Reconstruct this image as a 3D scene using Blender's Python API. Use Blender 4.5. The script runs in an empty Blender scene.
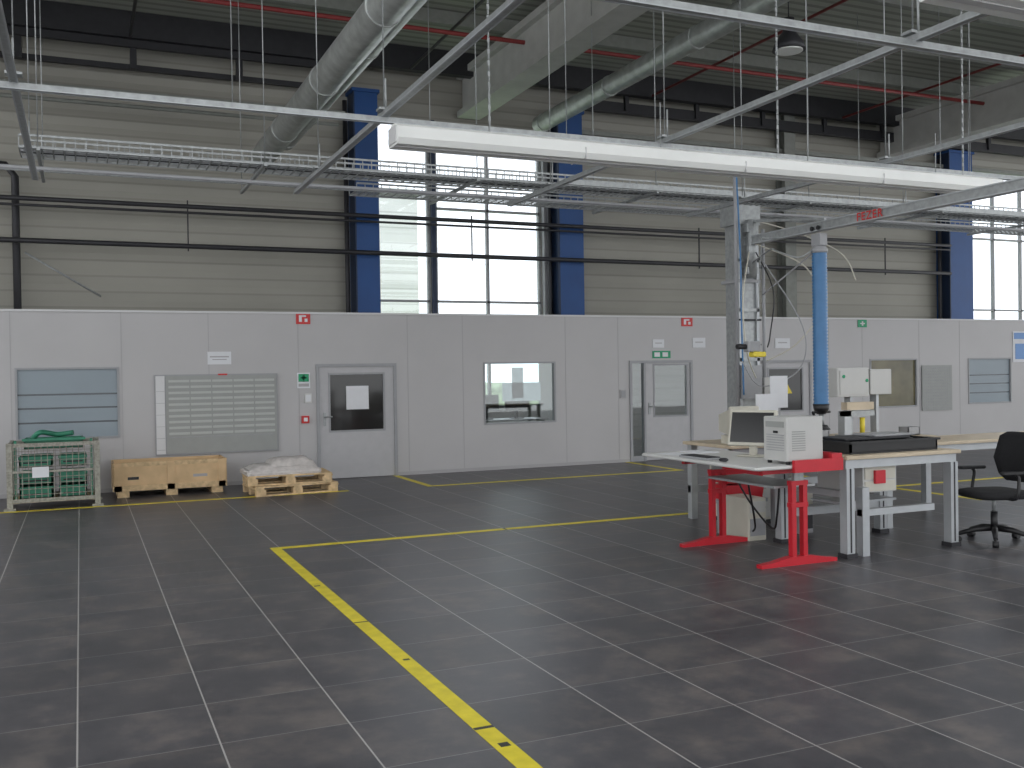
import bpy, math, random
from mathutils import Vector, Matrix
random.seed(4)
C=bpy.context.collection
# ---------------------------------------------------------------- materials
def mat(name,col,rough=.6,metal=0,noise=0,nscale=8,bump=0,emit=0,spec=None):
    m=bpy.data.materials.new(name);m.use_nodes=True
    nt=m.node_tree;b=nt.nodes['Principled BSDF']
    b.inputs['Roughness'].default_value=rough;b.inputs['Metallic'].default_value=metal
    if spec is not None:b.inputs['Specular IOR Level'].default_value=spec
    tc=nt.nodes.new('ShaderNodeTexCoord');n=nt.nodes.new('ShaderNodeTexNoise')
    n.inputs['Scale'].default_value=nscale;n.inputs['Detail'].default_value=4
    nt.links.new(tc.outputs['Object'],n.inputs['Vector'])
    mr=nt.nodes.new('ShaderNodeMapRange')
    mr.inputs['From Min'].default_value=.3;mr.inputs['From Max'].default_value=.7
    mr.inputs['To Min'].default_value=1-noise;mr.inputs['To Max'].default_value=1+noise
    nt.links.new(n.outputs['Fac'],mr.inputs['Value'])
    mx=nt.nodes.new('ShaderNodeVectorMath');mx.operation='SCALE'
    mx.inputs[0].default_value=col[:3]
    nt.links.new(mr.outputs['Result'],mx.inputs['Scale'])
    nt.links.new(mx.outputs['Vector'],b.inputs['Base Color'])
    if bump:
        bp=nt.nodes.new('ShaderNodeBump');bp.inputs['Strength'].default_value=bump
        nt.links.new(n.outputs['Fac'],bp.inputs['Height']);nt.links.new(bp.outputs['Normal'],b.inputs['Normal'])
    if emit:
        b.inputs['Emission Color'].default_value=(*col[:3],1);b.inputs['Emission Strength'].default_value=emit
    return m
def glass(name,tint=(1,1,1),fac=.12,rough=.02,tr=1):
    m=bpy.data.materials.new(name);m.use_nodes=True;nt=m.node_tree
    for n in list(nt.nodes):nt.nodes.remove(n)
    o=nt.nodes.new('ShaderNodeOutputMaterial');t=nt.nodes.new('ShaderNodeBsdfTransparent');t.inputs[0].default_value=(*tint,1)
    g=nt.nodes.new('ShaderNodeBsdfGlossy');g.inputs['Roughness'].default_value=rough
    x=nt.nodes.new('ShaderNodeMixShader');x.inputs[0].default_value=fac
    nt.links.new(t.outputs[0],x.inputs[1]);nt.links.new(g.outputs[0],x.inputs[2]);nt.links.new(x.outputs[0],o.inputs[0])
    return m
def math_node(nt,op,a=None,b=None,v1=0,v2=0):
    n=nt.nodes.new('ShaderNodeMath');n.operation=op
    if a is not None:nt.links.new(a,n.inputs[0])
    else:n.inputs[0].default_value=v1
    if b is not None:nt.links.new(b,n.inputs[1])
    else:n.inputs[1].default_value=v2
    return n.outputs[0]
def floor_mat():
    m=bpy.data.materials.new('slate_tile');m.use_nodes=True;nt=m.node_tree;b=nt.nodes['Principled BSDF']
    tc=nt.nodes.new('ShaderNodeTexCoord');sp=nt.nodes.new('ShaderNodeSeparateXYZ')
    nt.links.new(tc.outputs['Object'],sp.inputs[0])
    T=.61
    def dist(sock,off):
        a=math_node(nt,'ADD',sock,None,v2=-off+T*100)
        f=math_node(nt,'DIVIDE',a,None,v2=T)
        fl=math_node(nt,'FRACT',f)
        s=math_node(nt,'SUBTRACT',fl,None,v2=.5)
        ab=math_node(nt,'ABSOLUTE',s)
        return ab,math_node(nt,'FLOOR',f)
    ax,ix=dist(sp.outputs[0],-.044);ay,iy=dist(sp.outputs[1],.45)
    gx=math_node(nt,'GREATER_THAN',ax,None,v2=.4935);gy=math_node(nt,'GREATER_THAN',ay,None,v2=.4950)
    g2=math_node(nt,'MULTIPLY',gy,None,v2=.5)
    g=math_node(nt,'MAXIMUM',gx,g2)
    cb=nt.nodes.new('ShaderNodeCombineXYZ');nt.links.new(ix,cb.inputs[0]);nt.links.new(iy,cb.inputs[1])
    wn=nt.nodes.new('ShaderNodeTexWhiteNoise');nt.links.new(cb.outputs[0],wn.inputs['Vector'])
    off=nt.nodes.new('ShaderNodeVectorMath');off.operation='MULTIPLY_ADD'
    nt.links.new(wn.outputs['Color'],off.inputs[0]);off.inputs[1].default_value=(9,9,9);nt.links.new(tc.outputs['Object'],off.inputs[2])
    n=nt.nodes.new('ShaderNodeTexNoise');n.inputs['Scale'].default_value=3.0;n.inputs['Detail'].default_value=8;n.inputs['Roughness'].default_value=.64
    nt.links.new(off.outputs[0],n.inputs['Vector'])
    cr=nt.nodes.new('ShaderNodeValToRGB');e=cr.color_ramp.elements
    e[0].position=.32;e[0].color=(.050,.050,.058,1);e[1].position=.72;e[1].color=(.148,.131,.124,1)
    k=cr.color_ramp.elements.new(.5);k.color=(.076,.073,.080,1)
    nt.links.new(n.outputs['Fac'],cr.inputs[0])
    v=nt.nodes.new('ShaderNodeMapRange');v.inputs['To Min'].default_value=.88;v.inputs['To Max'].default_value=1.12
    nt.links.new(wn.outputs['Value'],v.inputs['Value'])
    s=nt.nodes.new('ShaderNodeVectorMath');s.operation='SCALE';nt.links.new(cr.outputs[0],s.inputs[0]);nt.links.new(v.outputs[0],s.inputs['Scale'])
    mx=nt.nodes.new('ShaderNodeMix');mx.data_type='RGBA';nt.links.new(g,mx.inputs[0]);nt.links.new(s.outputs[0],mx.inputs[6]);mx.inputs[7].default_value=(.38,.37,.36,1)
    nt.links.new(mx.outputs[2],b.inputs['Base Color'])
    r=nt.nodes.new('ShaderNodeMapRange');r.inputs['To Min'].default_value=.28;r.inputs['To Max'].default_value=.48
    nt.links.new(n.outputs['Fac'],r.inputs['Value']);nt.links.new(r.outputs[0],b.inputs['Roughness'])
    bp=nt.nodes.new('ShaderNodeBump');bp.inputs['Strength'].default_value=.12;bp.inputs['Distance'].default_value=.01
    nt.links.new(n.outputs['Fac'],bp.inputs['Height']);nt.links.new(bp.outputs[0],b.inputs['Normal'])
    return m
def ribbed(name,col,axis,period,dark=.6,width=.06,fine=None):
    m=bpy.data.materials.new(name);m.use_nodes=True;nt=m.node_tree;b=nt.nodes['Principled BSDF']
    b.inputs['Roughness'].default_value=.55
    tc=nt.nodes.new('ShaderNodeTexCoord');sp=nt.nodes.new('ShaderNodeSeparateXYZ');nt.links.new(tc.outputs['Object'],sp.inputs[0])
    a=math_node(nt,'ADD',sp.outputs[axis],None,v2=100*period)
    f=math_node(nt,'FRACT',math_node(nt,'DIVIDE',a,None,v2=period))
    l=math_node(nt,'LESS_THAN',f,None,v2=width)
    n=nt.nodes.new('ShaderNodeTexNoise');n.inputs['Scale'].default_value=.6;nt.links.new(tc.outputs['Object'],n.inputs['Vector'])
    nr=nt.nodes.new('ShaderNodeMapRange');nr.inputs['To Min'].default_value=.88;nr.inputs['To Max'].default_value=1.12;nt.links.new(n.outputs['Fac'],nr.inputs['Value'])
    k=math_node(nt,'MULTIPLY',l,None,v2=-(1-dark));k=math_node(nt,'ADD',k,None,v2=1)
    k=math_node(nt,'MULTIPLY',k,nr.outputs[0])
    s=nt.nodes.new('ShaderNodeVectorMath');s.operation='SCALE';s.inputs[0].default_value=col;nt.links.new(k,s.inputs['Scale'])
    nt.links.new(s.outputs[0],b.inputs['Base Color'])
    if fine:
        ff=math_node(nt,'FRACT',math_node(nt,'DIVIDE',a,None,v2=fine))
        ff=math_node(nt,'ABSOLUTE',math_node(nt,'SUBTRACT',ff,None,v2=.5))
        bp=nt.nodes.new('ShaderNodeBump');bp.inputs['Strength'].default_value=.6;bp.inputs['Distance'].default_value=.05
        nt.links.new(ff,bp.inputs['Height']);nt.links.new(bp.outputs[0],b.inputs['Normal'])
    return m
M=dict(
 floor=floor_mat(),
 panel=mat('grey_partition_panel',(.455,.445,.452),.42,noise=.03,nscale=1.2),
 seam=mat('panel_seam',(.38,.37,.38),.5),
 trimw=mat('white_trim',(.62,.62,.63),.4),
 hall=ribbed('cream_cladding',(.345,.335,.295),2,.31,.84,.13,.31),
 deck=ribbed('roof_deck',(.34,.355,.31),1,.28,.62,.4),
 conc=mat('painted_concrete',(.50,.50,.48),.7,noise=.08,nscale=3),
 purlin=mat('purlin_paint',(.24,.25,.23),.6,noise=.08),
 steel=mat('galvanised_steel',(.34,.355,.36),.42,.5,noise=.15,nscale=20),
 alu=mat('aluminium_profile',(.44,.46,.48),.4,.4,noise=.05),
 duct=mat('spiral_duct_steel',(.46,.48,.47),.42,.4,noise=.2,nscale=6),
 dark=mat('dark_steel',(.035,.035,.04),.5,.3,noise=.1),
 black=mat('black_plastic',(.012,.012,.014),.45,noise=.1),
 fabric=mat('black_fabric',(.014,.014,.016),.9,noise=.3,nscale=90,bump=.2),
 blue=mat('blue_column_paint',(.010,.068,.24),.5,noise=.08,nscale=2),
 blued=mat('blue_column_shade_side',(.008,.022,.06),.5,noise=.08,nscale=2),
 bluehose=mat('blue_hose',(.05,.17,.36),.4,noise=.08),
 red=mat('red_paint',(.52,.012,.025),.35,noise=.05),
 yellow=mat('yellow_marking',(.72,.60,.025),.5,noise=.12,nscale=9),
 yel2=mat('yellow_plastic',(.75,.6,.05),.4),
 white=mat('white_lacquer',(.60,.60,.59),.35,noise=.02),
 unit=mat('light_grey_enclosure',(.50,.50,.49),.4,noise=.02),
 lampw=mat('white_luminaire',(.86,.87,.85),.35,noise=.01),
 paper=mat('paper',(.70,.71,.74),.8,noise=.02),
 cream=mat('cream_plastic',(.53,.51,.44),.4,noise=.03),
 wood=mat('pallet_wood',(.58,.42,.24),.75,noise=.25,nscale=14,bump=.2),
 ply=mat('plywood',(.62,.43,.24),.65,noise=.12,nscale=5),
 beech=mat('beech_worktop',(.54,.45,.33),.45,noise=.1,nscale=7),
 green=mat('green_plastic',(.03,.20,.12),.5,noise=.2),
 sgreen=mat('safety_green',(.0,.28,.12),.4),
 sred=mat('safety_red',(.55,.02,.02),.4),
 spipe=mat('red_sprinkler_pipe',(.25,.03,.03),.5),
 sblue=mat('poster_blue',(.15,.3,.6),.5),
 door=mat('door_leaf',(.44,.435,.45),.4,noise=.03),
 frost=mat('frosted_film',(.25,.30,.34),.35,noise=.04,nscale=1),
 frostd=mat('frosted_film_gap',(.05,.06,.07),.15),
 foil=mat('foil_wrap',(.60,.56,.54),.3,noise=.15,nscale=12,bump=.6),
 board=mat('planning_board',(.31,.32,.31),.45,noise=.03),
 boards=mat('board_slots',(.45,.465,.45),.5),
 darkgl=mat('dark_glass',(.02,.02,.02),.08),
 amber=mat('amber_window_film',(.13,.115,.06),.2,noise=.35,nscale=2),
 screen=mat('lcd_screen',(.008,.008,.01),.15),
 grey=mat('grey_lacquer',(.31,.315,.33),.4,noise=.04),
 rust=mat('worn_steel',(.30,.29,.25),.6,.3,noise=.3,nscale=30),
 grass=mat('grass',(.26,.36,.17),.9,noise=.3,nscale=1),
 leaf=mat('hedge_leaves',(.30,.36,.24),.9,noise=.5,nscale=3),
 siding=ribbed('outside_siding',(.90,.91,.90),2,.5,.80,.10),
 glass=glass('window_glass',(.96,.98,1),.06),
 oglass=glass('office_glass',(.9,.95,.95),.10),
 cap=mat('partition_cap',(.6,.6,.61),.4),
 tube=mat('added_office_glow',(1,.95,.88),.4,emit=2.5),
)
# ---------------------------------------------------------------- mesh builder
class B:
    def __init__(s,name):s.n=name;s.v=[];s.f=[];s.mi=[];s.sm=[];s.ms=[]
    def m(s,k):
        if k not in s.ms:s.ms.append(k)
        return s.ms.index(k)
    def add(s,vs,fs,k,sm=False):
        o=len(s.v);s.v+=[tuple(v) for v in vs];i=s.m(k)
        for f in fs:s.f.append([o+a for a in f]);s.mi.append(i);s.sm.append(sm)
    def box(s,x0,x1,y0,y1,z0,z1,k,ch=0):
        if ch:return s.cbox(x0,x1,y0,y1,z0,z1,k,ch)
        vs=[(x,y,z) for z in (z0,z1) for y in (y0,y1) for x in (x0,x1)]
        s.add(vs,[(0,2,3,1),(4,5,7,6),(0,1,5,4),(2,6,7,3),(0,4,6,2),(1,3,7,5)],k)
    def cbox(s,x0,x1,y0,y1,z0,z1,k,c):
        def ring(z,i):
            a,b,d,e=x0+i,x1-i,y0+i,y1-i
            return [(a+c,d,z),(b-c,d,z),(b,d+c,z),(b,e-c,z),(b-c,e,z),(a+c,e,z),(a,e-c,z),(a,d+c,z)]
        R=ring(z0,c*.5)+ring(z0+c*.5,0)+ring(z1-c*.5,0)+ring(z1,c*.5)
        fs=[tuple(range(7,-1,-1)),tuple(range(24,32))]
        for j in range(3):
            for i in range(8):fs.append((j*8+i,j*8+(i+1)%8,j*8+8+(i+1)%8,j*8+8+i))
        s.add(R,fs,k)
    def bar(s,p,q,w,h,k,up=(0,0,1)):
        p,q=Vector(p),Vector(q);d=(q-p).normalized();u=Vector(up)
        if abs(d.dot(u))>.98:u=Vector((0,1,0))
        a=d.cross(u).normalized();b=a.cross(d).normalized()
        vs=[]
        for c in (p,q):
            for i,j in ((-1,-1),(1,-1),(1,1),(-1,1)):vs.append(c+a*(i*w/2)+b*(j*h/2))
        s.add(vs,[(3,2,1,0),(4,5,6,7),(0,1,5,4),(1,2,6,5),(2,3,7,6),(3,0,4,7)],k)
    def tube(s,pts,r,k,n=8,radii=None):
        pts=[Vector(p) for p in pts];vs=[];L=len(pts);pa=None
        for i,p in enumerate(pts):
            d=(pts[min(i+1,L-1)]-pts[max(i-1,0)]).normalized()
            if pa is None:
                u=Vector((0,0,1)) if abs(d.z)<.9 else Vector((1,0,0));a=d.cross(u).normalized()
            else:
                a=(pa-d*pa.dot(d)).normalized()
            pa=a;b=d.cross(a);rr=radii[i] if radii else r
            for j in range(n):
                t=2*math.pi*j/n;vs.append(p+a*math.cos(t)*rr+b*math.sin(t)*rr)
        fs=[tuple(reversed(range(n))),tuple(range((L-1)*n,L*n))]
        s.add(vs,fs,k)
        o=len(s.v)-len(vs);i0=s.m(k)
        for i in range(L-1):
            for j in range(n):
                s.f.append([o+i*n+j,o+i*n+(j+1)%n,o+(i+1)*n+(j+1)%n,o+(i+1)*n+j]);s.mi.append(i0);s.sm.append(True)
    def curve(s,pts,r,k,n=6,seg=8):
        P=[Vector(p) for p in pts];P=[P[0]]+P+[P[-1]];out=[]
        for i in range(1,len(P)-2):
            for t in range(seg):
                t=t/seg;a,b,c,d=P[i-1:i+3]
                out.append(.5*((2*b)+(c-a)*t+(2*a-5*b+4*c-d)*t*t+(3*b-a-3*c+d)*t**3))
        out.append(P[-2]);s.tube(out,r,k,n)
    def prism(s,poly,axis,a0,a1,k):
        def P(p,a):
            return {'x':(a,p[0],p[1]),'y':(p[0],a,p[1]),'z':(p[0],p[1],a)}[axis]
        n=len(poly);vs=[P(p,a0) for p in poly]+[P(p,a1) for p in poly]
        fs=[tuple(reversed(range(n))),tuple(range(n,2*n))]+[(i,(i+1)%n,n+(i+1)%n,n+i) for i in range(n)]
        s.add(vs,fs,k)
    def done(s,bevel=0):
        me=bpy.data.meshes.new(s.n);me.from_pydata(s.v,[],s.f)
        for k in s.ms:me.materials.append(M[k])
        me.polygons.foreach_set('material_index',s.mi);me.polygons.foreach_set('use_smooth',s.sm)
        me.update()
        import bmesh
        bm=bmesh.new();bm.from_mesh(me);bmesh.ops.recalc_face_normals(bm,faces=bm.faces);bm.to_mesh(me);bm.free()
        o=bpy.data.objects.new(s.n,me);C.objects.link(o)
        return o
def wall_open(b,x0,x1,y0,y1,z0,z1,ops,k):
    ops=sorted(ops);x=x0
    for (a,c,d,e) in ops:
        if a>x:b.box(x,a,y0,y1,z0,z1,k)
        if d>z0:b.box(a,c,y0,y1,z0,d,k)
        if e<z1:b.box(a,c,y0,y1,e,z1,k)
        x=c
    if x<x1:b.box(x,x1,y0,y1,z0,z1,k)
# ---------------------------------------------------------------- shell
XL,XR=-12,34
b=B('floor');b.box(XL,XR,-8,21,-.1,0,'floor');b.done()
b=B('ground_outside');b.box(-40,70,21.3,80,-.3,-.1,'grass');b.done()
PO=[(-.87,.54,.82,1.89),(6.48,7.89,.80,1.90),(3.53,4.89,0,1.90),(9.43,10.83,0,1.90),(12.49,13.73,0,1.88),(15.3,16.63,.84,1.88),(18.15,19.5,.85,1.88)]
b=B('wall_partition');wall_open(b,XL,24,16,16.1,0,2.72,PO,'panel')
for x in (-3.6,-2.3,-.92,.58,1.85,3.25,5.1,6.1,8.1,9.2,11.84,14.2,15.1,16.7,17.9,20.6,21.9):
    b.box(x-.006,x+.006,15.997,16,0,2.72,'seam')
b.box(XL,24,15.975,16.12,2.715,2.745,'cap')
b.done()
b=B('baseboard_partition')
x=XL
for a,c in ((3.53,4.89),(9.43,10.83),(12.49,13.73),(24,24)):
    b.box(x,a,15.985,16,0,.06,'seam');x=c
b.done()
b=B('wall_partition_side');b.box(24,24.1,16,20.8,0,2.74,'panel');b.done()
b=B('wall_office_inner');b.box(9.0,9.1,16.1,19.0,0,2.6,'panel');b.box(14.4,14.5,16.1,21,0,2.6,'panel');b.done()
b=B('ceiling_office');b.box(XL,24,16.1,20.4,2.6,2.7,'panel');b.done()
HO=[(6.0,7.27,.9,7.4),(7.39,10.03,.9,7.4),(23.8,28.2,.9,7.4)]
b=B('wall_hall');wall_open(b,XL,XR,21,21.25,0,9.3,HO,'hall');b.done()
b=B('ceiling')
b.box(XL,XR,9.5,21.25,8.75,8.9,'deck')
for y0,y1 in ((3.5,6.0),(-1.5,0.5)):b.box(XL,XR,y0,y1,8.75,8.9,'deck')
b.box(XL,XR,-8,-4.5,8.75,8.9,'deck')
for y0,y1 in ((6.0,9.5),(.5,3.5),(-4.5,-1.5)):  # gaps between these slabs are unseen skylights, added to light floor and furniture
    for x in (XL,-3,5,13,21,29):b.box(x,x+2.5 if x<29 else XR,y0,y1,8.75,8.9,'deck')
b.done()
def hallwin(name,x0,x1,z0,z1,vs,hs):
    b=B(name);y0,y1=21.02,21.12
    for x in (x0+.03,x1-.03):b.box(x-.03,x+.03,y0,y1,z0,z1,'steel')
    for z in (z0+.03,z1-.03):b.box(x0,x1,y0,y1,z-.03,z+.03,'steel')
    for x in vs:b.box(x-.03,x+.03,y0,y1,z0,z1,'grey')
    for z in hs:b.box(x0,x1,y0,y1,z-.025,z+.025,'grey')
    b.box(x0,x1,21.06,21.07,z0,z1,'glass');b.done()
hallwin('window_1',6.0,7.27,.9,7.4,[],[3.35])
hallwin('window_2',7.39,10.03,.9,7.4,[8.68],[2.0,3.35,5.45])
hallwin('window_3',23.8,28.2,.9,7.4,[24.95,26.1,27.2],[2.0,3.35,5.45])
b=B('neighbouring_building');b.box(2,10.3,31,38,-.1,7.6,'siding');b.box(1.9,10.35,30.9,38.1,7.6,7.8,'siding');b.done()
b=B('hedge')
for i in range(60):
    x=-10+i*1.1;r=.9+random.random()*.5;z=.6+random.random()*.4
    b.tube([(x,44,-.1),(x,44,z*.5),(x,44,z*1.2),(x,44,z*1.7)],1,'leaf',8,[r,r*1.1,r*.9,r*.3])
b.done()
# ---------------------------------------------------------------- columns / hall structure
def bluecol(x0,x1):
    b=B('steel_column')
    b.box(x0+.031,x1,20.5,20.54,0,7.75,'blue');b.box(x0,x1,20.94,20.98,0,7.75,'blue')
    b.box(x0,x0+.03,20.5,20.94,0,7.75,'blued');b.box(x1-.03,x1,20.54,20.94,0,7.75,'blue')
    b.box(x0-.04,x1+.04,20.45,20.99,7.75,7.82,'blue')
    b.tube([(x0-.12,20.75,0),(x0-.12,20.75,7.6)],.05,'dark');b.done()
bluecol(5.42,5.95);bluecol(10.25,10.9);bluecol(22.6,23.5)
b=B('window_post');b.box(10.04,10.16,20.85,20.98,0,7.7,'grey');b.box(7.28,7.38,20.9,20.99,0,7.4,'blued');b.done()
b=B('steel_column_grey');
b.box(16.9,17.25,20.6,20.63,0,8.7,'purlin');b.box(16.9,17.25,20.93,20.96,0,8.7,'purlin');b.box(17.05,17.1,20.63,20.93,0,8.7,'purlin');b.done()
b=B('black_downpipe');b.tube([(-1.05,20.7,0),(-1.05,20.7,5.55),(-1.2,20.7,5.75),(-2.0,20.7,5.8)],.07,'dark',10);b.done()
b=B('conduit_pipes')
for z,r,k in ((5.08,.045,'dark'),(4.96,.025,'dark'),(4.30,.05,'dark'),(5.6,.02,'steel')):
    b.tube([(XL,20.3,z),(22.4,20.3,z)],r,k,8)
for x in (-10,-7,-4,2,8,14,20):b.bar((x,20.3,4.2),(x,20.3,5.2),.025,.025,'dark')
b.tube([(-.9,20.5,4.1),(.4,20.5,3.3)],.02,'steel')
b.done()
def girder(x,name='roof_girder',w=.55,z0=7.5,z1=8.5,k='conc'):
    b=B(name)
    b.box(x-w/2,x+w/2,-8,20.9,z0,z0+.14,k);b.box(x-w/2,x+w/2,-8,20.9,z1-.14,z1,k);b.box(x-w*.25,x+w*.25,-8,20.9,z0+.14,z1-.14,k);b.done()
for x in (-4.2,8.2,20.6,):girder(x)
b=B('roof_purlins')
for y in range(10,19,2):b.box(XL,XR,y,y+.12,8.5,8.75,'purlin')
b.box(XL,XR,20.2,20.4,8.25,8.75,'dark')
b.done()
b=B('roof_edge_beams')
for z,h,y in ((7.75,.1,20.6),(8.1,.14,20.3),(7.3,.06,20.7)):b.box(XL,5.3,y,y+.1,z,z+h,'dark' if h>.07 else 'purlin')
b.box(11,XR,20.4,20.55,7.85,8.1,'dark');b.box(11,XR,20.7,20.8,7.35,7.45,'purlin')
for x in range(-11,6,2):b.box(x,x+.12,20.35,20.5,7.7,8.6,'dark')
for x in range(12,34,2):b.box(x,x+.1,20.35,20.45,7.9,8.6,'dark')
b.done()
b=B('ventilation_duct')
def duct(x,y0,y1,z,r):
    b.tube([(x,y0,z),(x,y1,z)],r,'duct',20)
    y=y0
    while y<y1:b.tube([(x,y,z),(x,y+.05,z)],r+.012,'duct',20);y+=3
duct(3.3,-4,19.6,5.95,.22);duct(3.95,-4,20.3,6.5,.17)
b.done()
b=B('ventilation_duct')
duct(9.7,-4,20.3,7.35,.19);duct(-2.5,-2,20.3,7.2,.16)
b.done()
b=B('sprinkler_pipes')
for x in (1.0,6.6,12.6,15.6,18.4):b.tube([(x,-6,8.25),(x,20.1,8.25)],.03,'spipe' if x>12 else 'dark',8)
for y in (12,17.5):b.tube([(XL,y,8.15),(XR,y,8.15)],.045,'spipe' if y==17.5 else 'dark',8)
for x,z in ((-6,7.4),(-3.4,7.9)):b.tube([(x,4,z),(x,20.2,z)],.07,'dark',8)
b.tube([(XL,20.1,6.9),(5.0,20.1,6.9)],.04,'purlin',8)
b.done()
b=B('high_bay_lamp')
b.tube([(10.7,12.9,6.9),(10.7,12.9,7.0),(10.7,12.9,7.17),(10.7,12.9,7.2),(10.7,12.9,7.42)],.2,'dark',20,[.27,.24,.13,.10,.09]);b.tube([(10.7,12.9,7.4),(10.7,12.9,8.5)],.01,'dark')
b.tube([(10.7,12.9,6.88),(10.7,12.9,6.91)],.22,'lampw',20);b.done()
# ---------------------------------------------------------------- hanging rail grid
b=B('suspended_rail_grid')
def rail(p,q):
    p,q=Vector(p),Vector(q)
    b.bar(p,q,.042,.05,'steel')
    d=(q-p).normalized();sd=d.cross(Vector((0,0,1)))*.026
    for s_ in (1,-1):b.bar(p+sd*s_-Vector((0,0,.024)),q+sd*s_-Vector((0,0,.024)),.012,.008,'alu')
for x,ye in ((-.42,12.4),(2.5,12.3),(5.4,12.3),(8.3,12.3),(11.2,12.3)):rail((x,1.5,4),(x,ye,4))
for y,x0,x1 in ((8.4,-3,16),(5.16,-3,14),(2.2,-3,12)):rail((x0,y,3.95),(x1,y,3.95))
for x in (-.42,2.5,5.4,8.3,11.2):
    for y in (5.2,8.4,11.0):
        b.tube([(x,y,4),(x,y,8.5)],.006,'steel',6)
        b.bar((x-.06,y,4.04),(x+.06,y,4.04),.1,.02,'steel')
        b.tube([(x,y-.05,4.04),(x,y-.05,4.3)],.009,'steel',6)
for x,y in ((4.3,8.4),(7.2,8.4),(9.6,8.4),(1.2,8.4)):b.tube([(x,y,3.97),(x,y,8.7)],.005,'steel',5)
b.done()
b=B('hanging_chain')
for x,y in ((6.6,8.15),(3.4,8.15),(9.2,8.15)):
    z=3.86
    while z<8.7:
        b.bar((x,y,z),(x,y,z+.045),.022 if int(z*20)%2 else .008,.008 if int(z*20)%2 else .022,'steel');z+=.05
b.done()
def lamp(x0,x1,y,z):
    b=B('fluorescent_trunking_light')
    b.prism([(y-.12,z),(y+.12,z),(y+.15,z+.05),(y+.13,z+.15),(y+.04,z+.19),(y-.04,z+.19),(y-.13,z+.15),(y-.15,z+.05)],'x',x0,x1,'lampw')
    n=int((x1-x0)/1.5)
    for i in range(1,n):
        x=x0+i*(x1-x0)/n;b.box(x-.004,x+.004,y-.152,y+.152,z-.002,z+.1,'trimw')
    b.box(x0,x1,y-.03,y+.03,z-.006,z,'trimw')
    for i in range(n):
        x=x0+(i+.5)*(x1-x0)/n;b.tube([(x,y,z+.19),(x,y,4.3)],.006,'steel',5)
    b.box(x0-.012,x0,y-.1,y+.1,z+.02,z+.16,'trimw')
    b.done()
lamp(2.50,9.68,8.15,3.665);lamp(4.6,9,4.25,3.86)
# cable trays
b=B('cable_tray')
def tray(x0,x1,y0,y1,z,h=.1,cross=.12):
    for y in (y0,y1):
        b.bar((x0,y,z+h),(x1,y,z+h),.015,.025,'steel');b.bar((x0,y,z),(x1,y,z),.015,.025,'steel')
    n=int((x1-x0)/cross)
    for i in range(n+1):
        x=x0+i*(x1-x0)/n;b.bar((x,y0,z),(x,y1,z),.014,.01,'steel')
        b.bar((x,y0,z),(x,y0,z+h),.01,.01,'steel');b.bar((x,y1,z),(x,y1,z+h),.01,.01,'steel')
    for j in range(1,5):b.bar((x0,y0+(y1-y0)*j/5,z),(x1,y0+(y1-y0)*j/5,z),.01,.01,'steel')
tray(-.6,22,12.75,13.35,4.42,.14);tray(3.6,22,13.5,13.9,4.30);tray(-.6,22,14.2,14.6,4.72)
for x in (-.4,2.2,5.1,8.0,10.9,13.8,16.7,19.6):
    b.tube([(x,12.7,4.4),(x,12.7,8.5)],.007,'steel',6);b.tube([(x,14.65,4.4),(x,14.65,8.5)],.007,'steel',6);b.bar((x,12.65,4.39),(x,14.7,4.39),.04,.04,'steel')
for k in range(4):b.tube([(-.6,12.85+.1*k,4.445),(22,12.85+.1*k,4.445)],.016,'dark' if k%2 else 'grey',6)
b.tube([(-3,12.6,4.15),(22,12.6,4.15)],.025,'grey',8)
b.bar((6,12.0,4.3),(22,12.0,4.3),.05,.07,'steel')
b.done()
# ---------------------------------------------------------------- floor markings
b=B('floor_marking_tape')
def tape(x0,x1,y0,y1,z=.0025):b.box(x0,x1,y0,y1,.0003,z,'yellow')
tape(1.69,1.79,-2,9.9);tape(1.69,6.6,9.8,9.9,.0028)
tape(4.8,4.9,14.15,15.98);tape(4.8,9.4,14.15,14.25,.0028);tape(9.3,9.4,14.2,15.98)
tape(XL,3.6,14.22,14.32);tape(10.4,10.5,9.0,14.0);tape(10.4,14,10.6,10.7,.0028)
for (x,y,w,l) in ((1.69,4.35,.1,.03),(1.72,4.1,.05,.05),(1.69,6.6,.1,.02),(1.73,5.6,.04,.03),(4.2,9.8,.03,.1),(1.70,7.9,.05,.03),(1.74,3.6,.05,.04)):
    b.box(x,x+w,y,y+l,.0028,.0032,'black')
b.done()
# ---------------------------------------------------------------- partition windows
def pwin(name,x0,x1,z0,z1,kind):
    b=B(name);f=.03
    b.box(x0,x1,15.985,16.09,z0,z0+f,'grey');b.box(x0,x1,15.985,16.09,z1-f,z1,'grey')
    b.box(x0,x0+f,15.985,16.09,z0+f,z1-f,'grey');b.box(x1-f,x1,15.985,16.09,z0+f,z1-f,'grey')
    a,c,d,e=x0+f,x1-f,z0+f,z1-f
    if kind=='stripe':
        b.box(a,c,16.03,16.05,d,e,'frostd')
        H=e-d
        for lo,hi in ((0,.21),(.235,.42),(.445,.62),(.645,1)):
            b.box(a,c,16.022,16.03,d+H*lo,d+H*hi,'frost')
    elif kind=='amber':b.box(a,c,16.03,16.05,d,e,'amber')
    else:
        b.box(a,c,16.03,16.04,d,e,'oglass')
    b.done()
pwin('window_6',-.87,.54,.82,1.89,'stripe')
pwin('window_7',6.48,7.89,.80,1.90,'clear')
pwin('window_8',15.3,16.63,.84,1.88,'amber')
pwin('window_9',18.15,19.5,.85,1.88,'stripe')
b=B('office_notice_papers')
for x,z,w,h in ((7.05,1.25,.22,.55),(6.86,1.2,.75,.33),):b.box(x,x+w,16.05,16.053,z,z+h,'paper')
b.done()
b=B('office_desk')
b.box(6.8,8.9,18.4,19.2,.72,.75,'grey')
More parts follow.
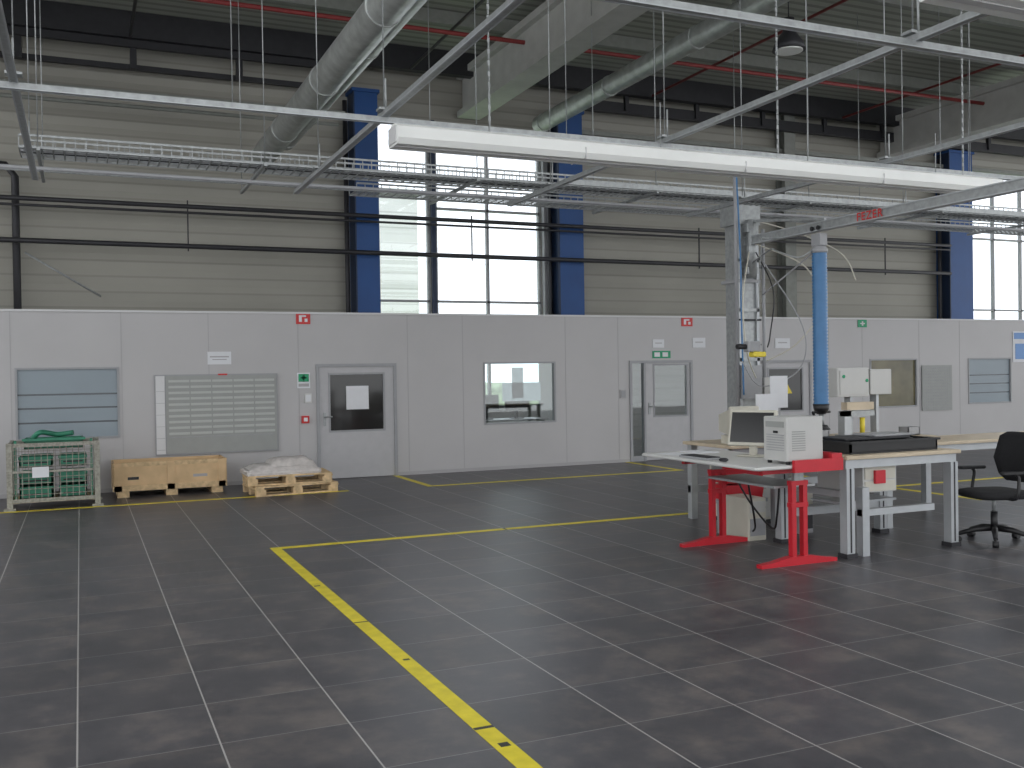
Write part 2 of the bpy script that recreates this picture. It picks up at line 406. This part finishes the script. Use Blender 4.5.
for x in (6.85,8.8):
    for y in (18.45,19.1):b.box(x,x+.05,y,y+.05,0,.72,'grey')
b.done()
b=B('office_monitor')
for x in (7.4,8.1):
    b.box(x,x+.55,18.8,18.84,.92,1.26,'black');b.box(x+.24,x+.31,18.84,18.88,.76,1.0,'black');b.box(x+.15,x+.4,18.75,18.95,.75,.77,'black')
b.done()
b=B('added_office_light')  # unseen glowing panels, added to brighten the offices behind the glass
for x in (-1,3,7,11,12.8,18,21.5):b.box(x,x+1.0,17.9,18.3,2.56,2.6,'tube')
b.done()
def door(name,x0,x1,zt,win,leaf0=None,paper=None):
    b=B(name);f=.05
    b.box(x0,x0+f,15.97,16.1,0,zt,'grey');b.box(x1-f,x1,15.97,16.1,0,zt,'grey');b.box(x0+f,x1-f,15.97,16.1,zt-f,zt,'grey')
    l0=leaf0 or x0+f
    wx0,wx1,wz0,wz1=win
    wall_open(b,l0,x1-f,16.0,16.05,.01,zt-f,[(wx0,wx1,wz0,wz1)],'door')
    b.box(wx0,wx1,16.02,16.03,wz0,wz1,'darkgl' if not leaf0 else 'oglass')
    for a in ((wx0-.03,wx0,wz0-.03,wz1+.03),(wx1,wx1+.03,wz0-.03,wz1+.03),(wx0,wx1,wz0-.03,wz0),(wx0,wx1,wz1,wz1+.03)):
        b.box(a[0],a[1],15.99,16.0,a[2],a[3],'grey')
    hx=l0+.08 
    b.box(hx-.02,hx+.02,15.985,16.0,.88,1.1,'steel');b.tube([(hx,15.99,1.03),(hx,15.94,1.03),(hx+.12,15.94,1.03)],.011,'steel',8)
    if leaf0:
        b.box(leaf0-.04,leaf0,15.98,16.08,0,zt-f,'grey');b.box(x0+f,leaf0-.04,16.03,16.035,.1,zt-f,'oglass')
        b.box(x0+f,leaf0-.04,16.0,16.06,0,.1,'grey')
    if paper:b.box(*paper[:2],16.005,16.012,*paper[2:],'paper')
    b.done()
door('door_1',3.53,4.89,1.9,(3.76,4.66,.80,1.72),paper=(4.03,4.41,1.14,1.53))
door('door_2',9.43,10.83,1.9,(9.98,10.7,.85,1.80),leaf0=9.78)
door('door_3',12.49,13.73,1.88,(12.66,13.5,.86,1.70))
b=B('warning_triangle_sign');b.prism([(12.95,1.2),(13.25,1.2),(13.1,1.45)],'y',16.008,16.014,'yel2');b.prism([(13.06,1.24),(13.14,1.24),(13.1,1.38)],'y',16.004,16.008,'black');b.done()
# ---------------------------------------------------------------- wall items
b=B('planning_board')
b.box(1.04,2.9,15.96,15.995,.52,1.76,'grey')
b.box(1.2,2.88,15.95,15.96,.54,1.74,'board')
b.box(1.055,1.185,15.952,15.96,.54,1.74,'trimw')
for j in range(6):b.box(1.06,1.18,15.949,15.952,.6+j*.18,.605+j*.18,'grey')
for i in range(10):
    z=.83+i*.09
    for j in range(5):b.box(1.24+j*.325,1.24+j*.325+.305,15.94,15.95,z,z+.035,'boards')
b.box(1.24,2.84,15.945,15.95,.785,.795,'grey')
b.box(1.98,2.12,15.945,15.96,1.74,1.765,'sred')
b.done()
def sign(name,x0,x1,z0,z1,k,extra=()):
    b=B(name);b.box(x0,x1,15.985,15.998,z0,z1,k)
    for (a,c,d,e,kk) in extra:
        w,h=x1-x0,z1-z0;b.box(x0+w*a,x0+w*c,15.981,15.985,z0+h*d,z0+h*e,kk)
    b.done()
fx=((.2,.4,.2,.8,'paper'),(.4,.7,.65,.8,'paper'),(.6,.8,.2,.5,'paper'))
sign('paper_notice',1.83,2.19,1.91,2.11,'paper',((.1,.9,.55,.65,'seam'),(.2,.8,.35,.42,'seam')))
sign('fire_extinguisher_sign',3.22,3.45,2.55,2.73,'sred',fx)
sign('fire_extinguisher_sign',10.6,10.85,2.55,2.72,'sred',fx)
sign('first_aid_sign',3.22,3.43,1.51,1.76,'paper',((.1,.9,.42,.92,'sgreen'),(.45,.55,.5,.85,'paper'),(.3,.7,.62,.72,'paper'),(.1,.9,.1,.3,'seam')))
sign('first_aid_sign',14.98,15.22,2.55,2.71,'sgreen',((.42,.58,.2,.8,'paper'),(.25,.75,.42,.58,'paper')))
sign('exit_sign',9.94,10.34,1.94,2.08,'sgreen',((.1,.4,.2,.8,'paper'),(.55,.85,.2,.8,'paper')))
sign('paper_notice',10.85,11.14,2.14,2.33,'paper',((.2,.8,.5,.6,'seam'),))
sign('paper_notice',12.82,13.19,2.12,2.32,'paper',((.2,.8,.5,.6,'seam'),))
sign('paper_notice',9.95,10.2,2.14,2.3,'paper',((.2,.8,.5,.6,'seam'),))
sign('information_poster',19.55,20.3,1.77,2.48,'paper',((.05,.95,.75,.95,'sblue'),(.1,.5,.1,.6,'sblue'),(.6,.9,.2,.6,'seam')))
b=B('fire_alarm_call_point');b.box(3.28,3.40,15.95,16,.94,1.06,'sred');b.box(3.31,3.37,15.945,15.95,.97,1.03,'paper');b.done()
b=B('light_switch');b.box(3.33,3.45,15.97,16,1.27,1.42,'white');b.box(3.35,3.43,15.96,15.97,1.29,1.40,'paper');b.done()
b=B('card_reader');b.box(9.22,9.34,15.97,16,1.2,1.36,'seam');b.box(9.24,9.32,15.96,15.97,1.22,1.34,'grey');b.done()
b=B('perforated_steel_panel')
b.box(16.75,17.63,15.97,15.985,.74,1.73,'board')
for i in range(12):
    for j in range(14):b.box(16.79+i*.07,16.82+i*.07,15.965,15.97,.78+j*.067,.81+j*.067,'grey')
b.done()
# ---------------------------------------------------------------- left floor objects
b=B('wire_mesh_box_pallet')
x0,x1,y0,y1=-.87,.19,14.42,15.2
for x in (x0,x1):
    for y in (y0,y1):
        b.box(x-.035,x+.035,y-.03,y+.03,0,.88,'rust');b.box(x-.07,x+.07,y-.07,y+.07,0,.03,'rust')
for z in (.12,.85):
    for p,q in (((x0,y0),(x1,y0)),((x0,y1),(x1,y1)),((x0,y0),(x0,y1)),((x1,y0),(x1,y1))):b.bar((*p,z),(*q,z),.035,.05,'rust')
for i in range(1,14):
    x=x0+i*(x1-x0)/14
    for y in (y0,y1):b.bar((x,y,.12),(x,y,.87),.008,.008,'rust')
for i in range(1,9):
    y=y0+i*(y1-y0)/9
    for x in (x0,x1):b.bar((x,y,.12),(x,y,.87),.007,.007,'rust')
for i in range(1,10):
    z=.12+i*.075
    for y in (y0,y1):b.bar((x0,y,z),(x1,y,z),.007,.007,'rust')
    for x in (x0,x1):b.bar((x,y0,z),(x,y1,z),.007,.007,'rust')
b.box(x0,x1,y0,y1,.09,.12,'wood')
b.bar((x0,y0-.02,.5),(x1,y0-.02,.5),.02,.03,'rust')
b.box(-.6,-.4,y0-.04,y0-.028,.42,.56,'paper')
cage=b.done()
b=B('green_crates')
for (a,c,d,e,z,h) in ((-.76,-.36,14.5,15.1,.13,.16),(-.28,.06,14.5,15.1,.13,.16),(-.76,-.36,14.5,15.1,.31,.16),(-.28,.06,14.5,15.1,.31,.16),(-.76,-.36,14.5,15.1,.55,.14),(-.28,.06,14.5,15.1,.55,.14),(-.70,.02,14.55,15.05,.78,.14)):
    t=.02
    b.box(a,c,d,e,z,z+t,'green');b.box(a,a+t,d,e,z,z+h,'green');b.box(c-t,c,d,e,z,z+h,'green');b.box(a,c,d,d+t,z,z+h,'green');b.box(a,c,e-t,e,z,z+h,'green')
    b.box(a-.008,c+.008,d-.012,d,z+h-.03,z+h,'green');b.box(a+.05,c-.05,d-.006,d,z+.05,z+.07,'black')
for x in (-.80,.12):b.box(x-.015,x+.015,14.47,14.5,.12,.91,'green')
b.box(-.72,.05,14.47,14.5,.90,.93,'green')
b.curve([(-.6,14.8,.92),(-.5,14.75,1.0),(-.3,14.85,.96),(-.1,14.8,.98)],.035,'green');o=b.done();o.parent=cage
b=B('plywood_crate')
x0,x1,y0,y1=.4,1.98,15.15,15.85
for x in (x0+.06,1.12,x1-.22):b.box(x,x+.16,y0,y1,0,.09,'wood')
b.box(x0,x1,y0,y1,.09,.12,'ply')
b.box(x0,x1,y0,y0+.025,.12,.5,'ply');b.box(x0,x1,y1-.025,y1,.12,.5,'ply');b.box(x0,x0+.025,y0+.025,y1-.025,.12,.5,'ply');b.box(x1-.025,x1,y0+.025,y1-.025,.12,.5,'ply')
for x in (x0+.02,1.14,x1-.12):b.box(x,x+.1,y0-.02,y0,.09,.5,'ply')
b.box(x0,x1,y0-.02,y0,.09,.17,'wood');b.box(x0,x1,y0-.012,y0,.44,.5,'wood')
b.box(.6,.75,y0-.004,y0,.25,.29,'black');b.box(1.5,1.7,y0-.004,y0,.25,.29,'seam')
b.done()
def pallet(cx,cy,ang,z):
    b=B('wooden_pallet');
    for y in (-.35,-.175,0,.175,.35):b.box(-.6,.6,y-.05,y+.05,.12,.144,'wood')
    for x in (-.55,0,.55):b.box(x-.06,x+.06,-.4,.4,.098,.12,'wood')
    for y in (-.35,0,.35):
        for x in (-.53,0,.53):b.box(x-.07,x+.07,y-.05,y+.05,.022,.098,'wood')
        b.box(-.6,.6,y-.05,y+.05,0,.022,'wood')
    o=b.done();o.location=(cx,cy,z);o.rotation_euler=(0,0,ang);return o
pallet(2.82,14.65,math.radians(5),0);pallet(2.78,14.69,math.radians(-3),.145)
b=B('foil_wrapped_package')
def lump(x0,x1,y0,y1,z0,z1,n=12):
    vs=[];fs=[]
    for j in range(n+1):
        for i in range(n+1):
            u,v=i/n,j/n;e=min(u,1-u,v,1-v)
            h=z1*(min(1,e*5)**.5)*(1-.14*random.random()) if e>0 else 0
            vs.append((x0+(x1-x0)*u,y0+(y1-y0)*v,z0+h))
    for j in range(n):
        for i in range(n):fs.append((j*(n+1)+i,j*(n+1)+i+1,(j+1)*(n+1)+i+1,(j+1)*(n+1)+i))
    b.add(vs,fs,'foil',True)
b.cbox(-.57,.5,-.38,.37,0,.07,'foil',.04)
lump(-.57,.5,-.38,.37,.0,.15,16);lump(-.25,.47,-.3,.33,.07,.16,10)
o=b.done();o.location=(2.72,14.69,.289)
# ---------------------------------------------------------------- jib crane
b=B('jib_crane')
px,py=7.43,9.9
b.box(px-.28,px+.28,py-.28,py+.28,0,.03,'grey')
b.box(px-.13,px+.13,py-.13,py+.13,.03,3.55,'steel')
b.box(px-.17,px+.17,py-.17,py+.17,2.75,2.79,'grey');b.box(px-.17,px+.17,py-.17,py+.17,3.45,3.68,'steel')
for s in (-1,1):b.box(px+s*.13-.02,px+s*.13+.02,py-.16,py-.13,.1,3.45,'alu')
for z in (.6,1.2,1.8,2.4,3.0):b.box(px-.16,px+.16,py-.16,py-.131,z,z+.04,'steel')
b.tube([(px,py-.22,2.8),(px,py-.22,3.5)],.06,'steel',12);b.box(px-.08,px+.08,py-.24,py-.1,2.85,2.93,'steel');b.box(px-.08,px+.08,py-.24,py-.1,3.35,3.45,'steel')
b.bar((px,py-.1,3.25),(px,4.6,3.25),.07,.09,'steel')
for z in (3.205,3.295):b.bar((px,py-.1,z),(px,4.6,z),.09,.012,'alu')
b.bar((px,py-.1,3.5),(px,8.4,3.32),.03,.03,'steel')
for z in (1.0,1.5,2.0,2.3):b.tube([(px-.16,py-.17,z),(px+.16,py-.17,z)],.012,'dark',6)
b.tube([(px-.2,py-.18,.9),(px-.2,py-.18,3.9),(px-.2,py-.18,4.25)],.025,'grey',10)
b.tube([(px+.2,py-.18,1.0),(px+.2,py-.18,3.4)],.02,'grey',8)
b.box(px-.16,px+.1,py-.26,py-.131,1.35,1.75,'grey');b.box(px+.15,px+.32,py-.24,py-.1,1.3,1.6,'unit')
jib=b.done()
tx=bpy.data.curves.new('crane_lettering','FONT');tx.body='FEZER';tx.size=.12;tx.extrude=.001;tx.offset=.001;tx.space_character=1.15;tx.align_x='CENTER';tx.align_y='CENTER';tx.materials.append(M['sred'])
to=bpy.data.objects.new('lettering',tx);C.objects.link(to);to.parent=jib
R=Matrix(((0,0,-1),(-1,0,0),(0,1,0))).to_4x4();R.translation=Vector((px-.05,7.7,3.25));to.matrix_world=R
b=B('vacuum_lifter_hose')
hx,hy=7.43,8.5
pts=[];rad=[]
n=90
for i in range(n+1):
    pts.append((hx,hy,1.3+i*(2.98-1.3)/n));rad.append(.085 if i%2 else .074)
b.tube(pts,.08,'bluehose',16,rad)
b.tube([(hx,hy,2.96),(hx,hy,3.0),(hx,hy,3.06)],.07,'grey',14,[.09,.09,.05])
b.box(hx-.05,hx+.05,hy-.07,hy+.07,3.04,3.17,'grey')
for s in (-1,1):b.tube([(hx+s*.05,hy-.05,3.23),(hx+s*.065,hy-.05,3.23)],.025,'black',10);b.tube([(hx+s*.05,hy+.05,3.23),(hx+s*.065,hy+.05,3.23)],.025,'black',10)
b.tube([(hx,hy,1.31),(hx,hy,1.25),(hx,hy,1.2)],.06,'black',14,[.09,.08,.05])
b.tube([(hx-.12,hy,1.22),(hx+.12,hy,1.22)],.014,'black',8);b.tube([(hx-.12,hy,1.22),(hx-.14,hy-.1,1.12)],.014,'black',8)
b.tube([(hx,hy,1.2),(hx,hy,1.08)],.03,'steel',10);b.tube([(hx,hy,1.08),(hx,hy,1.03)],.09,'black',14,[.06,.1])
b.curve([(hx-.05,hy,3.02),(hx-.2,hy+.1,2.92),(hx-.25,hy+.4,3.02),(hx-.1,hy+.7,3.08),(hx-.05,hy+1.1,2.98)],.010,'steel')
b.done()
b=B('air_hoses')
Z=lambda *a:b.curve(a[0],a[1],a[2])
Z([(px-.1,py-.3,3.1),(px-.35,py-.5,2.5),(px-.3,py-.5,1.9),(px-.1,py-.4,1.6)],.009,'cream')
Z([(px,py-.3,3.2),(px+.5,py-.6,2.9),(px+.6,py-.7,2.4),(px+.35,py-.6,2.0),(px+.1,py-.35,1.8)],.009,'cream')
Z([(px+.1,py-.3,3.0),(px+.35,py-.7,2.2),(px+.3,py-.7,1.7),(px-.1,py-.5,1.5),(px-.3,py-.4,1.8)],.008,'grey')
Z([(px+.1,py-.3,2.6),(px+.3,py-1.0,3.05),(px+.1,py-1.4,3.1)],.010,'grey')
Z([(px-.24,py-.25,4.2),(px-.3,py-.4,3.0),(px-.3,py-.4,2.4),(px-.24,py-.35,1.4)],.010,'bluehose')
Z([(px+.0,py-.3,3.1),(px-.15,py-.8,2.6),(px-.2,py-.8,2.1),(px-.28,py-.85,1.95)],.008,'black')
Z([(px+.05,py-.2,3.5),(px+.5,py-.4,3.35),(px+.75,py-.9,3.05),(px+.7,py-1.2,2.7)],.008,'cream')
b.done()
b=B('pneumatic_handle')
b.cbox(px-.5,px-.32,py-.8,py-.68,1.9,2.02,'grey',.02);b.cbox(px-.44,px-.26,py-.82,py-.7,1.84,1.9,'yel2',.02)
b.tube([(px-.5,py-.74,1.96),(px-.62,py-.74,1.96)],.03,'black',8);b.tube([(px-.38,py-.75,2.02),(px-.26,py-.75,3.2)],.006,'steel',6)
b.tube([(px-.26,py-.75,3.2),(px,py-.75,3.2)],.01,'steel',6)
b.done()
# ---------------------------------------------------------------- adjustable desk
b=B('height_adjustable_desk')
b.cbox(5.1,5.98,6.62,8.45,.855,.885,'white',.02)
for y in (6.82,8.0):
    b.prism([(5.27,0),(6.09,0),(6.09,.03),(5.97,.045),(5.8,.075),(5.58,.075),(5.42,.045),(5.27,.03)],'y',y-.035,y+.035,'red')
    for x in (5.63,5.75):b.bar((x,y,.07),(x,y,.72),.045,.055,'red')
    b.box(5.6,5.78,y-.03,y+.03,.5,.54,'red');b.box(5.6,5.78,y-.03,y+.03,.69,.73,'red')
    b.box(5.64,5.74,y-.02,y+.02,.73,.8,'steel')
    b.box(5.3,5.94,y-.025,y+.025,.80,.855,'red')
b.box(5.47,5.99,6.585,6.62,.825,.93,'red');b.box(5.955,5.99,6.62,6.95,.825,.97,'red');b.box(5.88,5.99,6.6,6.635,.93,.97,'red')
b.box(5.62,5.76,6.85,8.0,.78,.83,'grey')
b.box(5.5,5.95,6.9,7.9,.66,.68,'steel')
b.curve([(5.8,7.2,.66),(5.85,7.3,.35),(5.95,7.5,.2),(6.0,7.9,.4),(5.9,8.0,.66)],.01,'black');b.curve([(5.75,7.6,.66),(5.9,7.7,.28),(6.05,7.9,.12),(6.15,8.2,.02)],.01,'black')
b.done()
b=B('aluminium_workbench')
X0,X1,Y0,Y1=6.2,7.6,6.78,7.82
b.cbox(X0,X1,Y0,Y1,.88,.915,'beech',.01)
for x in (X0+.07,X1-.07):
    for y in (Y0+.07,Y1-.07):
        b.box(x-.045,x+.045,y-.045,y+.045,.04,.80,'alu');b.box(x-.008,x+.008,y-.048,y-.045,.05,.8,'dark');b.box(x-.06,x+.06,y-.06,y+.06,0,.04,'dark')
for y in (Y0+.07,Y1-.07):b.box(X0+.03,X1-.03,y-.03,y+.03,.80,.88,'alu')
for x in (X0+.07,X1-.07):b.box(x-.03,x+.03,Y0+.1,Y1-.1,.80,.88,'alu')
b.box(X0+.1,X1-.1,Y1-.10,Y1-.04,.25,.33,'alu')
b.box(6.42,6.5,6.82,6.9,.0,.62,'alu');b.box(6.42,7.3,6.83,6.89,.36,.42,'alu');b.box(6.42,6.5,6.9,7.7,.5,.56,'alu')
b.box(6.5,6.9,6.9,7.5,.56,.8,'unit');b.box(6.52,6.88,6.89,6.9,.68,.79,'cream');b.box(6.52,6.88,6.89,6.9,.57,.66,'cream')
b.box(6.62,6.74,6.865,6.89,.64,.76,'red')
b.box(6.5,7.2,7.2,7.6,.42,.44,'alu')
b.done()
b=B('rear_workbench')
b.cbox(6.35,9.3,8.65,9.6,.85,.885,'beech',.01)
for x in (6.42,7.05,9.2):
    for y in (8.73,9.5):b.box(x-.04,x+.04,y-.04,y+.04,0,.85,'alu')
b.box(6.38,9.27,8.68,8.74,.77,.85,'grey');b.box(6.38,9.27,9.48,9.54,.3,.38,'alu')
b.done()
b=B('side_workbench')
b.cbox(7.7,11.2,7.85,8.6,.85,.885,'beech',.01)
for x in (7.8,11.1):
    for y in (7.93,8.52):b.box(x-.04,x+.04,y-.04,y+.04,0,.85,'alu')
b.box(7.75,11.15,7.93,7.98,.77,.85,'alu');b.done()
b=B('under_desk_cabinet')
b.box(6.55,7.0,8.76,9.35,.05,.72,'cream')
for i in range(3):b.box(6.57,6.98,8.745,8.76,.08+i*.21,.27+i*.21,'unit');b.box(6.7,6.85,8.73,8.745,.18+i*.21,.2+i*.21,'steel')
b.box(6.58,6.97,8.77,9.3,0,.05,'dark')
b.done()
b=B('computer_tower')
b.cbox(6.72,6.92,8.05,8.5,.0,.45,'grey',.01);b.box(6.74,6.9,8.04,8.05,.3,.42,'cream');b.box(6.74,6.9,8.04,8.05,.05,.25,'dark');b.done()
b=B('computer_tower')
b.cbox(6.02,6.24,7.95,8.35,.0,.42,'cream',.01);b.box(6.04,6.22,7.94,7.95,.28,.39,'unit');b.box(6.04,6.22,7.94,7.95,.05,.22,'grey');b.done()
b=B('red_storage_bin')
for z in (.35,.52):
    b.prism([(6.12,z),(6.55,z),(6.58,z+.15),(6.09,z+.15)],'y',8.41,8.43,'red');b.prism([(6.12,z),(6.55,z),(6.58,z+.15),(6.09,z+.15)],'y',8.64,8.66,'red')
    b.box(6.10,6.12,8.43,8.64,z,z+.15,'red');b.box(6.55,6.57,8.43,8.64,z,z+.15,'red');b.box(6.12,6.55,8.43,8.64,z,z+.02,'red')
b.box(6.05,6.6,8.38,8.66,.31,.35,'grey')
for x in (6.07,6.56):b.box(x,x+.03,8.5,8.54,0,.31,'grey')
b.done()
# desk items
b=B('control_unit_box')
b.cbox(5.47,5.86,6.68,7.0,.91,1.29,'unit',.012)
for x in (5.5,5.82):
    for y in (6.71,6.95):b.tube([(x,y,.886),(x,y,.91)],.02,'black',8)
for i in range(7):b.box(5.465,5.47,6.72,6.95,1.0+i*.022,1.006+i*.022,'grey')
for i in range(9):b.box(5.52,5.66,6.675,6.68,1.0+i*.02,1.008+i*.02,'board')
b.box(5.465,5.47,6.72,6.96,1.20,1.25,'board');b.box(5.465,5.468,6.8,6.86,1.15,1.17,'black')
b.done()
def monitor(name,cx,cy,z,w,h,ang,tilt,kf='black',ks='screen'):
    b=B(name)
    ct,st=math.cos(tilt),math.sin(tilt)
    b.cbox(-w/2,w/2,-.02,.025,0,h,kf,.01);b.box(-w/2+.025,w/2-.025,-.023,-.02,.03,h-.025,ks)
    b.cbox(-w*.3,w*.3,.025,.06,h*.2,h*.8,kf,.01)
    o0=[((x),(y*ct+ (zz)*st),(zz*ct-y*st)) for x,y,zz in b.v];b.v=[(x,y,zz+.1) for x,y,zz in o0]
    b.box(-.03,.03,.03,.08,.01,.28,kf);b.cbox(-.13,.13,-.07,.13,0,.015,kf,.02)
    o=b.done();o.location=(cx,cy,z);o.rotation_euler=(0,0,ang)
monitor('flat_monitor',5.72,7.5,.886,.46,.34,math.radians(-60),.25,'cream')
b=B('crt_monitor')
b.cbox(6.42,6.8,8.75,8.82,.95,1.3,'cream',.02);b.box(6.46,6.76,8.745,8.75,1.0,1.26,'board')
b.add([(6.45,8.82,.98),(6.77,8.82,.98),(6.77,8.82,1.27),(6.45,8.82,1.27),(6.52,9.12,1.02),(6.7,9.12,1.02),(6.7,9.12,1.2),(6.52,9.12,1.2)],[(0,1,5,4),(1,2,6,5),(2,3,7,6),(3,0,4,7),(4,5,6,7),(3,2,1,0)],'cream')
b.box(6.5,6.72,8.8,9.05,.885,.98,'cream');b.done()
b=B('keyboard')
b.cbox(5.15,5.32,7.4,7.85,.886,.905,'grey',.008)
for i in range(5):
    for j in range(14):b.box(5.165+i*.03,5.19+i*.03,7.415+j*.03,7.44+j*.03,.905,.911,'dark')
b.done()
b=B('computer_mouse');b.cbox(5.2,5.26,7.2,7.3,.886,.915,'dark',.02);b.done()
b=B('document_papers');b.box(5.2,5.41,8.0,8.3,.8855,.888,'paper');b.box(5.5,5.75,8.05,8.35,.8855,.892,'paper');b.done()
b=B('black_transport_tray')
x0,x1,y0,y1=6.36,7.42,6.9,7.45
b.box(x0,x1,y0,y1,.916,.935,'black')
for a in ((x0,x1,y0,y0+.02),(x0,x1,y1-.02,y1),(x0,x0+.02,y0,y1),(x1-.02,x1,y0,y1)):b.box(*a,.93,1.03,'black')
b.box(x0-.02,x1+.02,y0-.02,y0,1.01,1.03,'black');b.box(x0-.02,x0,y0,y1,1.01,1.03,'black')
for i in range(5):
    for j in range(3):b.cbox(x0+.06+i*.2,x0+.2+i*.2,y0+.04+j*.17,y0+.17+j*.17,.935,1.02,'dark',.02)
b.cbox(x0+.05,x0+.85,y0+.12,y0+.5,1.03,1.05,'dark',.01);b.cbox(x0+.45,x0+.95,y0+.16,y0+.46,1.05,1.07,'grey',.01)
b.done()
b=B('electrical_enclosure')
b.cbox(8.07,8.55,8.95,9.2,1.36,1.70,'unit',.01);b.cbox(8.57,8.9,8.95,9.2,1.38,1.68,'unit',.01)
b.box(8.1,8.52,8.94,8.95,1.39,1.67,'unit')
b.box(8.3,8.34,9.0,9.1,.885,1.38,'alu');b.box(8.7,8.74,9.0,9.1,.885,1.42,'alu')
b.tube([(8.15,8.93,1.6),(8.15,8.95,1.6)],.02,'sgreen',8);b.tube([(8.5,8.93,1.55),(8.5,8.95,1.55)],.02,'sgreen',8)
b.done()
b=B('assembly_fixture')
b.box(8.0,8.5,8.8,8.93,.885,.93,'steel');b.box(8.05,8.15,8.82,8.93,.93,1.2,'alu');b.box(8.05,8.5,8.82,8.9,1.14,1.2,'steel');b.tube([(8.35,8.86,.93),(8.35,8.86,1.12)],.03,'yel2',10)
b.box(8.1,8.5,8.83,8.93,1.21,1.3,'beech')
b.done()
b=B('paper_binders')
for i in range(4):b.box(6.9+i*.07,6.96+i*.07,9.2,9.45,.886,1.2,('white','grey','red','cream')[i])
b.done()
b=B('document_holder');b.box(6.95,7.25,9.0,9.02,1.02,1.42,'paper');b.box(7.1,7.14,9.06,9.1,.886,1.3,'grey');b.box(7.0,7.25,9.0,9.15,.885,.9,'grey');
b.box(7.3,7.55,9.2,9.21,1.25,1.62,'paper');b.box(7.42,7.45,9.21,9.24,.886,1.6,'grey');b.done()
b=B('small_parts_boxes')
for (x,y,z,w,k) in ((9.0,8.8,.886,.18,'grey'),(7.3,8.8,.886,.2,'black'),(7.6,8.8,.886,.2,'grey')):
    b.box(x,x+w,y,y+.15,z,z+.015,k);b.box(x,x+.01,y,y+.15,z,z+.1,k);b.box(x+w-.01,x+w,y,y+.15,z,z+.1,k);b.box(x,x+w,y,y+.01,z,z+.1,k);b.box(x,x+w,y+.14,y+.15,z,z+.1,k)
b.done()
# ---------------------------------------------------------------- office chair
b=B('office_chair')
for i in range(5):
    t=math.radians(72*i+20);c,s=math.cos(t),math.sin(t)
    b.tube([(0,0,.13),(c*.15,s*.15,.12),(c*.31,s*.31,.075)],.02,'black',8,[.03,.026,.018])
    b.tube([(c*.31-s*.025,s*.31+c*.025,.03),(c*.31+s*.025,s*.31-c*.025,.03)],.03,'black',12);b.tube([(c*.31,s*.31,.08),(c*.31,s*.31,.03)],.01,'black',6)
b.tube([(0,0,.1),(0,0,.28)],.03,'black',10);b.tube([(0,0,.28),(0,0,.42)],.018,'steel',10);b.box(-.1,.12,-.08,.08,.4,.43,'black')
b.tube([(0,-.05,.41),(0,-.25,.41)],.008,'black',6)
n=16
def pad(zs,rx,ry,ox=0):
    vs=[];
    for z,k in zs:
        for i in range(n):
            t=2*math.pi*i/n;c,s=math.cos(t),math.sin(t)
            vs.append((ox+rx*k*math.copysign(abs(c)**.5,c),ry*k*math.copysign(abs(s)**.5,s),z))
    fs=[tuple(reversed(range(n))),tuple(range(len(vs)-n,len(vs)))]
    for j in range(len(zs)-1):
        for i in range(n):fs.append((j*n+i,j*n+(i+1)%n,(j+1)*n+(i+1)%n,(j+1)*n+i))
    b.add(vs,fs,'fabric',True)
pad([(.41,.9),(.425,.99),(.45,1),(.47,.95),(.48,.8)],.26,.24)
vs=[];
zs=[(.54,.6),(.60,.9),(.75,1),(.86,1),(.95,.92),(.99,.65)]
for side in (0,1):
    for z,k in zs:
        for j in range(9):
            y=(j/8-.5)*2*.24*k;x=.25+.06*(z-.58)+ -.05*(abs(y)/.22)**2*1 + side*.05-(.03 if abs(z-.72)<.1 else 0)
            vs.append((x,y,z))
R=len(zs);fs=[]
for side in (0,1):
    for i in range(R-1):
        for j in range(8):
            o=side*R*9+i*9+j;fs.append((o,o+1,o+10,o+9))
for i in range(R-1):
    for j in (0,8):fs.append((i*9+j,(i+1)*9+j,R*9+(i+1)*9+j,R*9+i*9+j))
for j in range(8):
    for i in (0,R-1):fs.append((i*9+j,i*9+j+1,R*9+i*9+j+1,R*9+i*9+j))
b.add(vs,fs,'fabric',True)
b.curve([(.1,0,.41),(.28,0,.42),(.34,0,.52),(.33,0,.8)],.02,'black')
for s in (-1,1):
    b.curve([(.0,s*.2,.42),(.0,s*.3,.44),(.02,s*.3,.6),(.0,s*.29,.64)],.015,'black');b.cbox(-.14,.12,s*.29-.035,s*.29+.035,.64,.67,'black',.015)
o=b.done();o.location=(8.04,6.80,0);o.rotation_euler=(0,0,math.radians(-14));o.scale=(1.1,1.1,1.06)
# ---------------------------------------------------------------- camera
cam=bpy.data.cameras.new('camera');co=bpy.data.objects.new('camera',cam);C.objects.link(co)
cx=Vector((.9154,-.4023,-.0157)).normalized();cz=Vector((-.4021,-.9155,.0110)).normalized();cy=cz.cross(cx).normalized();cx=cy.cross(cz)
R=Matrix((cx,cy,cz)).transposed().to_4x4();R.translation=Vector((0,0,1.7));co.matrix_world=R
cam.sensor_width=36;cam.lens=34.56;cam.clip_end=300
bpy.context.scene.camera=co
# ---------------------------------------------------------------- world & lights
w=bpy.data.worlds.new('world');bpy.context.scene.world=w;w.use_nodes=True
bg=w.node_tree.nodes['Background'];bg.inputs[0].default_value=(.96,.98,1,1);bg.inputs[1].default_value=2.05
sc=bpy.context.scene;sc.view_settings.view_transform='Standard';sc.view_settings.look='None'
